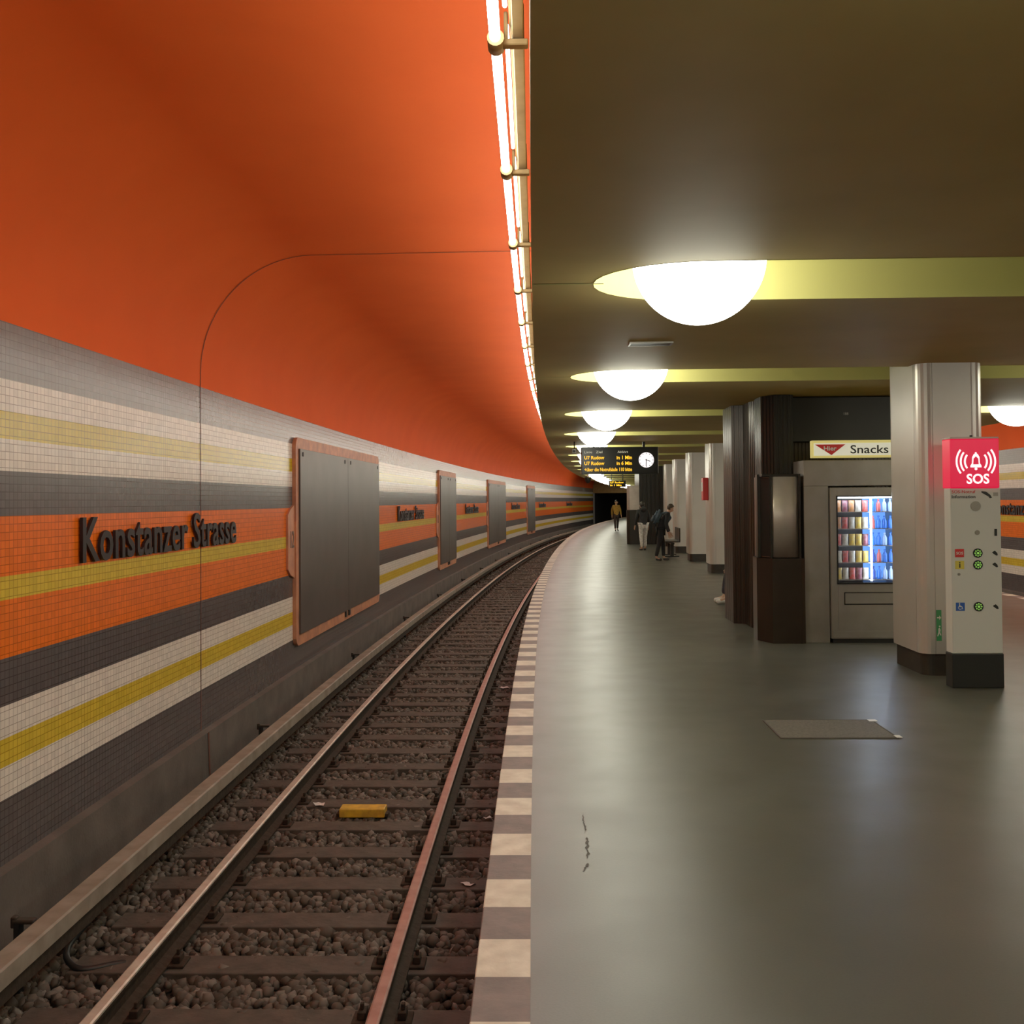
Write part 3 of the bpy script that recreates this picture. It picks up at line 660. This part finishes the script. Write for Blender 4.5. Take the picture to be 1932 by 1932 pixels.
# ================================================================= PEOPLE
def skin(name,nodes,edges,mat_,parent,sub=2):
    me=bpy.data.meshes.new(name); me.from_pydata([tuple(n[0]) for n in nodes],edges,[]); ob=bpy.data.objects.new(name,me); COL.objects.link(ob)
    md=ob.modifiers.new('s','SKIN'); md.use_smooth_shade=True
    for i,n in enumerate(nodes):
        sv=me.skin_vertices[0].data[i]; r=n[1]; sv.radius=(r,r) if not isinstance(r,tuple) else r; sv.use_root=(i==0)
    m2=ob.modifiers.new('b','SUBSURF'); m2.levels=sub; m2.render_levels=sub
    nm=bpy.data.meshes.new_from_object(ob.evaluated_get(bpy.context.evaluated_depsgraph_get()))
    bpy.data.objects.remove(ob); nm.materials.clear(); nm.materials.append(mat_); nm.name=name
    o=bpy.data.objects.new(name,nm); finish(o,None,parent,True); return o
def ell(name,c,r,mat_,parent,rot=None,cut=None):
    bm=bmesh.new(); bmesh.ops.create_uvsphere(bm,u_segments=20,v_segments=12,radius=1)
    if cut: 
        for v_ in bm.verts: v_.co=cut(v_.co)
    for v_ in bm.verts: v_.co=Vector((v_.co.x*r[0],v_.co.y*r[1],v_.co.z*r[2]))
    if rot is not None: bmesh.ops.rotate(bm,verts=bm.verts,matrix=rot)
    bmesh.ops.translate(bm,verts=bm.verts,vec=c); return bm_obj(name,bm,mat_,parent,True)
def person(lab,s,d,rz,bend=0.,headtilt=0.,legs=(0,0),sit=False,jk=(.02,.02,.025),tr=(.02,.02,.03),shoe=(.02,.02,.02),hair=M_hairD,scale=1.,arms=(0,0),hood=False):
    e=thing('person',lab,'person',s,d,0); e.rotation_euler.z=rz; e.scale=(scale,)*3
    V=Vector; J={}
    pz=.93; 
    if sit: pz=.52
    pel=V((0,0,pz))
    def up(x,y,z):
        p=V((x,y,z-.93)); p=Matrix.Rotation(bend,3,'X')@p; return p+pel
    J['pel']=pel; J['waist']=up(0,0,1.08); J['chest']=up(0,0,1.28); J['neckb']=up(0,0,1.44); J['neck']=up(0,-.01,1.50)
    hb=up(0,-.01,1.50); 
    def hd(x,y,z): return hb+Matrix.Rotation(bend*.8+headtilt,3,'X')@V((x,y,z-1.50))
    J['hl']=hd(0,-.025,1.555); J['hm']=hd(0,-.01,1.63); J['ht']=hd(0,0,1.69); J['nose']=hd(0,-.115,1.60)
    for sd,sg in (('L',1),('R',-1)):
        a=arms[0] if sg>0 else arms[1]
        sh=up(.175*sg,0,1.40); J['sh'+sd]=sh
        Ra=Matrix.Rotation(a,3,'X')
        J['el'+sd]=sh+Ra@V((.05*sg,.02,-.28)); J['wr'+sd]=J['el'+sd]+Ra@(Matrix.Rotation(-.35,3,'X')@V((.01*sg,0,-.25)))
        J['pa'+sd]=J['wr'+sd]+Ra@(Matrix.Rotation(-.4,3,'X')@V((0,0,-.075)))
        J['Rf'+sd]=Ra@Matrix.Rotation(-.4,3,'X')
        lg=legs[0] if sg>0 else legs[1]
        hp=pel+V((.09*sg,0,-.04)); J['hp'+sd]=hp
        if sit:
            J['kn'+sd]=hp+V((.02*sg,-.42,.0)); J['an'+sd]=V((J['kn'+sd].x,J['kn'+sd].y-.05,.09)); J['to'+sd]=J['an'+sd]+V((.02*sg,-.15,-.055))
        else:
            kn=hp+Matrix.Rotation(lg,3,'X')@V((.01*sg,-.02,-.41)); bk=.5*max(0,-lg)+ .15*abs(lg)
            an=kn+Matrix.Rotation(lg-bk if lg>0 else lg*.6,3,'X')@V((0,.02,-.40)); an.z=max(.085,min(an.z,.12)); J['kn'+sd]=kn; J['an'+sd]=an; J['to'+sd]=V((an.x+.02*sg,an.y-.15,.035))
    N=[];E=[];I={}
    def add(k,p,r,par=None):
        N.append((p,r)); I[k]=len(N)-1
        if par is not None: E.append((I[par],I[k]))
    add('pel',J['pel'],.12); add('waist',J['waist'],.11,'pel'); add('chest',J['chest'],(.14,.115),'waist'); add('neckb',J['neckb'],.065,'chest'); add('neck',J['neck'],.048,'neckb')
    add('hl',J['hl'],.062,'neck'); add('hm',J['hm'],(.078,.09),'hl'); add('ht',J['ht'],.058,'hm'); add('nose',J['nose'],.012,'hl')
    for sd,sg in (('L',1),('R',-1)):
        add('sh'+sd,J['sh'+sd],.055,'chest'); add('el'+sd,J['el'+sd],.038,'sh'+sd); add('wr'+sd,J['wr'+sd],.026,'el'+sd); add('pa'+sd,J['pa'+sd],.033,'wr'+sd)
        for k,(ox,l) in enumerate(((-.027,.07),(-.01,.08),(.01,.075),(.027,.06))):
            b0=J['pa'+sd]+J['Rf'+sd]@V((0,ox,-.035)); t0=b0+J['Rf'+sd]@V((0,ox*.3,-l*.5)); t1=t0+J['Rf'+sd]@V((-.015*sg,0,-l*.5))
            add('f%s%d'%(sd,k),b0,.011,'pa'+sd); add('g%s%d'%(sd,k),t0,.0095,'f%s%d'%(sd,k)); add('h%s%d'%(sd,k),t1,.008,'g%s%d'%(sd,k))
        tb=J['wr'+sd]+J['Rf'+sd]@V((-.005*sg,-.04,-.05)); add('t'+sd,tb,.012,'pa'+sd); add('u'+sd,tb+J['Rf'+sd]@V((-.01*sg,-.02,-.04)),.0095,'t'+sd)
        add('hp'+sd,J['hp'+sd],.085,'pel'); add('kn'+sd,J['kn'+sd],.052,'hp'+sd); add('an'+sd,J['an'+sd],.038,'kn'+sd); add('to'+sd,J['to'+sd],.03,'an'+sd)
    skin('body',N,E,M_skin,e)
    mj=M_cloth('jacket_cloth',jk); mt=M_cloth('trouser_cloth',tr); ms=mat('shoe_leather',shoe,.5)
    N=[];E=[];I={}
    hem=J['pel']+(J['waist']-J['pel'])*-.25
    add('waist',J['waist'],(.155,.14)); add('pel',J['pel'],(.165,.15),'waist'); add('hem',hem,(.17,.155),'pel'); add('chest',J['chest'],(.175,.145),'waist'); add('neckb',J['neckb'],.09,'chest')
    add('nk',J['neckb'].lerp(J['neck'],.7),.07,'neckb')
    for sd in 'LR':
        add('sh'+sd,J['sh'+sd],.078,'chest'); add('el'+sd,J['el'+sd],.06,'sh'+sd); add('wr'+sd,J['wr'+sd],.042,'el'+sd)
    skin('jacket',N,E,mj,e)
    N=[];E=[];I={}
    add('pel',J['pel'],.135)
    for sd in 'LR':
        add('hp'+sd,J['hp'+sd],.105,'pel'); add('kn'+sd,J['kn'+sd],.07,'hp'+sd); add('an'+sd,J['an'+sd]+V((0,0,.03)),.055,'kn'+sd)
    skin('trousers',N,E,mt,e)
    for sd in 'LR':
        N=[(J['an'+sd]+V((0,.02,-.03)),.05),(J['an'+sd]+V((0,-.06,-.04)),.043),(J['to'+sd]+V((0,-.02,0.005)),.038)]
        skin('shoe',N,[(0,1),(1,2)],ms,e)
    Rh=Matrix.Rotation(bend*.8+headtilt,3,'X')
    hc=J['hm']+Rh@V((0,.022,.012))
    def cutf(c): 
        return Vector((c.x,max(c.y,-.45-.2*c.z) if c.z<.45 else c.y,c.z))
    ell('hair',hc,(.094,.105,.108),hair,e,Rh,cutf)
    for sg in (-1,1):
        ell('eye',J['hl']+Rh@V((.03*sg,-.078,.06)),(.012,.008,.008),M_white,e,Rh)
        ell('ear',J['hl']+Rh@V((.083*sg,.01,.05)),(.012,.02,.03),M_skin,e,Rh)
    ell('mouth',J['hl']+Rh@V((0,-.068,-.012)),(.022,.008,.006),mat('lips',(.4,.12,.1),.5),e,Rh)
    if hood: ell('hood',J['neckb']+Matrix.Rotation(bend,3,'X')@V((0,.10,.02)),(.12,.08,.11),mj,e)
    return e,J
def backpack(e,J,bend,c,lab,wd=.15,h=.24):
    m=M_cloth('backpack_cloth',c); R=Matrix.Rotation(bend,3,'X')
    b=bpy.data.objects.new('backpack',None); COL.objects.link(b); b.empty_display_size=.1; b.location=e.location; b.rotation_euler=e.rotation_euler; b.scale=e.scale
    b['label']=lab; b['category']='backpack'
    bm=bmesh.new(); bmesh.ops.create_cube(bm,size=1)
    for v_ in bm.verts: v_.co=Vector((v_.co.x*2*wd,v_.co.y*.18,v_.co.z*2*h))
    bmesh.ops.bevel(bm,geom=bm.edges[:],offset=.06,segments=4,affect='EDGES')
    bmesh.ops.rotate(bm,verts=bm.verts,matrix=R); bmesh.ops.translate(bm,verts=bm.verts,vec=J['chest']+R@Vector((0,.24,-.05))); bm_obj('pack_body',bm,m,b,True)
    bm=bmesh.new(); bmesh.ops.create_cube(bm,size=1)
    for v_ in bm.verts: v_.co=Vector((v_.co.x*1.5*wd,v_.co.y*.06,v_.co.z*.9*h))
    bmesh.ops.bevel(bm,geom=bm.edges[:],offset=.02,segments=3,affect='EDGES')
    bmesh.ops.rotate(bm,verts=bm.verts,matrix=R); bmesh.ops.translate(bm,verts=bm.verts,vec=J['chest']+R@Vector((0,.34,-.14))); bm_obj('front_pocket',bm,m,b,True)
    for sg in (-1,1):
        skin('shoulder_strap',[(J['chest']+R@Vector((.11*sg,.15,.10)),.02),(J['chest']+R@Vector((.12*sg,.02,.2)),.02),(J['chest']+R@Vector((.12*sg,-.14,.08)),.02),(J['chest']+R@Vector((.13*sg,-.1,-.1)),.018)],[(0,1),(1,2),(2,3)],m,b,1)
person('person in a mustard jacket and dark trousers walking along the platform',53.5,2.03,.1,legs=(.3,-.3),jk=(.45,.26,.04),tr=(.05,.035,.03),scale=.93,arms=(-.25,.25))
e2,J2=person('person in a black hooded jacket and white trousers standing',33.1,2.84,math.pi+.3,legs=(.12,-.1),bend=.12,jk=(.016,.016,.02),tr=(.72,.70,.68),scale=.90,hood=True,arms=(-.1,.1))
e3,J3=person('person in a dark coat bending forward with a backpack on',27.4,3.0,math.pi/2-.05,bend=.42,headtilt=.15,legs=(-.14,.2),jk=(.014,.016,.022),tr=(.01,.01,.013),scale=.90,arms=(-.05,.1),hair=mat('hair_brown',(.05,.03,.018),.6))
backpack(e3,J3,.42,(.07,.11,.15),'grey-blue backpack worn on the back of the bending person',.14,.22)
person('person in dark clothes and white trainers seated on a bench',16.1,3.52,-math.pi/2+head(15.9),sit=True,jk=(.03,.03,.035),tr=(.03,.035,.05),shoe=(.7,.68,.65),arms=(-.5,-.5))

# ================================================================= WORLD + CAMERA
w=bpy.data.worlds.new('World'); SC.world=w; w.use_nodes=True
w.node_tree.nodes['Background'].inputs[0].default_value=(1,.85,.65,1); w.node_tree.nodes['Background'].inputs[1].default_value=.02
cam=bpy.data.cameras.new('Camera'); cam.sensor_width=36; cam.lens=36; cam.clip_end=400; cam.clip_start=.05
co=bpy.data.objects.new('Camera',cam); COL.objects.link(co)
pitch=math.radians(1.1); roll=-math.radians(.45)
co.matrix_world=Matrix.Translation((0,0,1.62))@Matrix.Rotation(math.pi/2+pitch,4,'X')@Matrix.Rotation(roll,4,'Z')
cam.shift_y=-.030
SC.camera=co
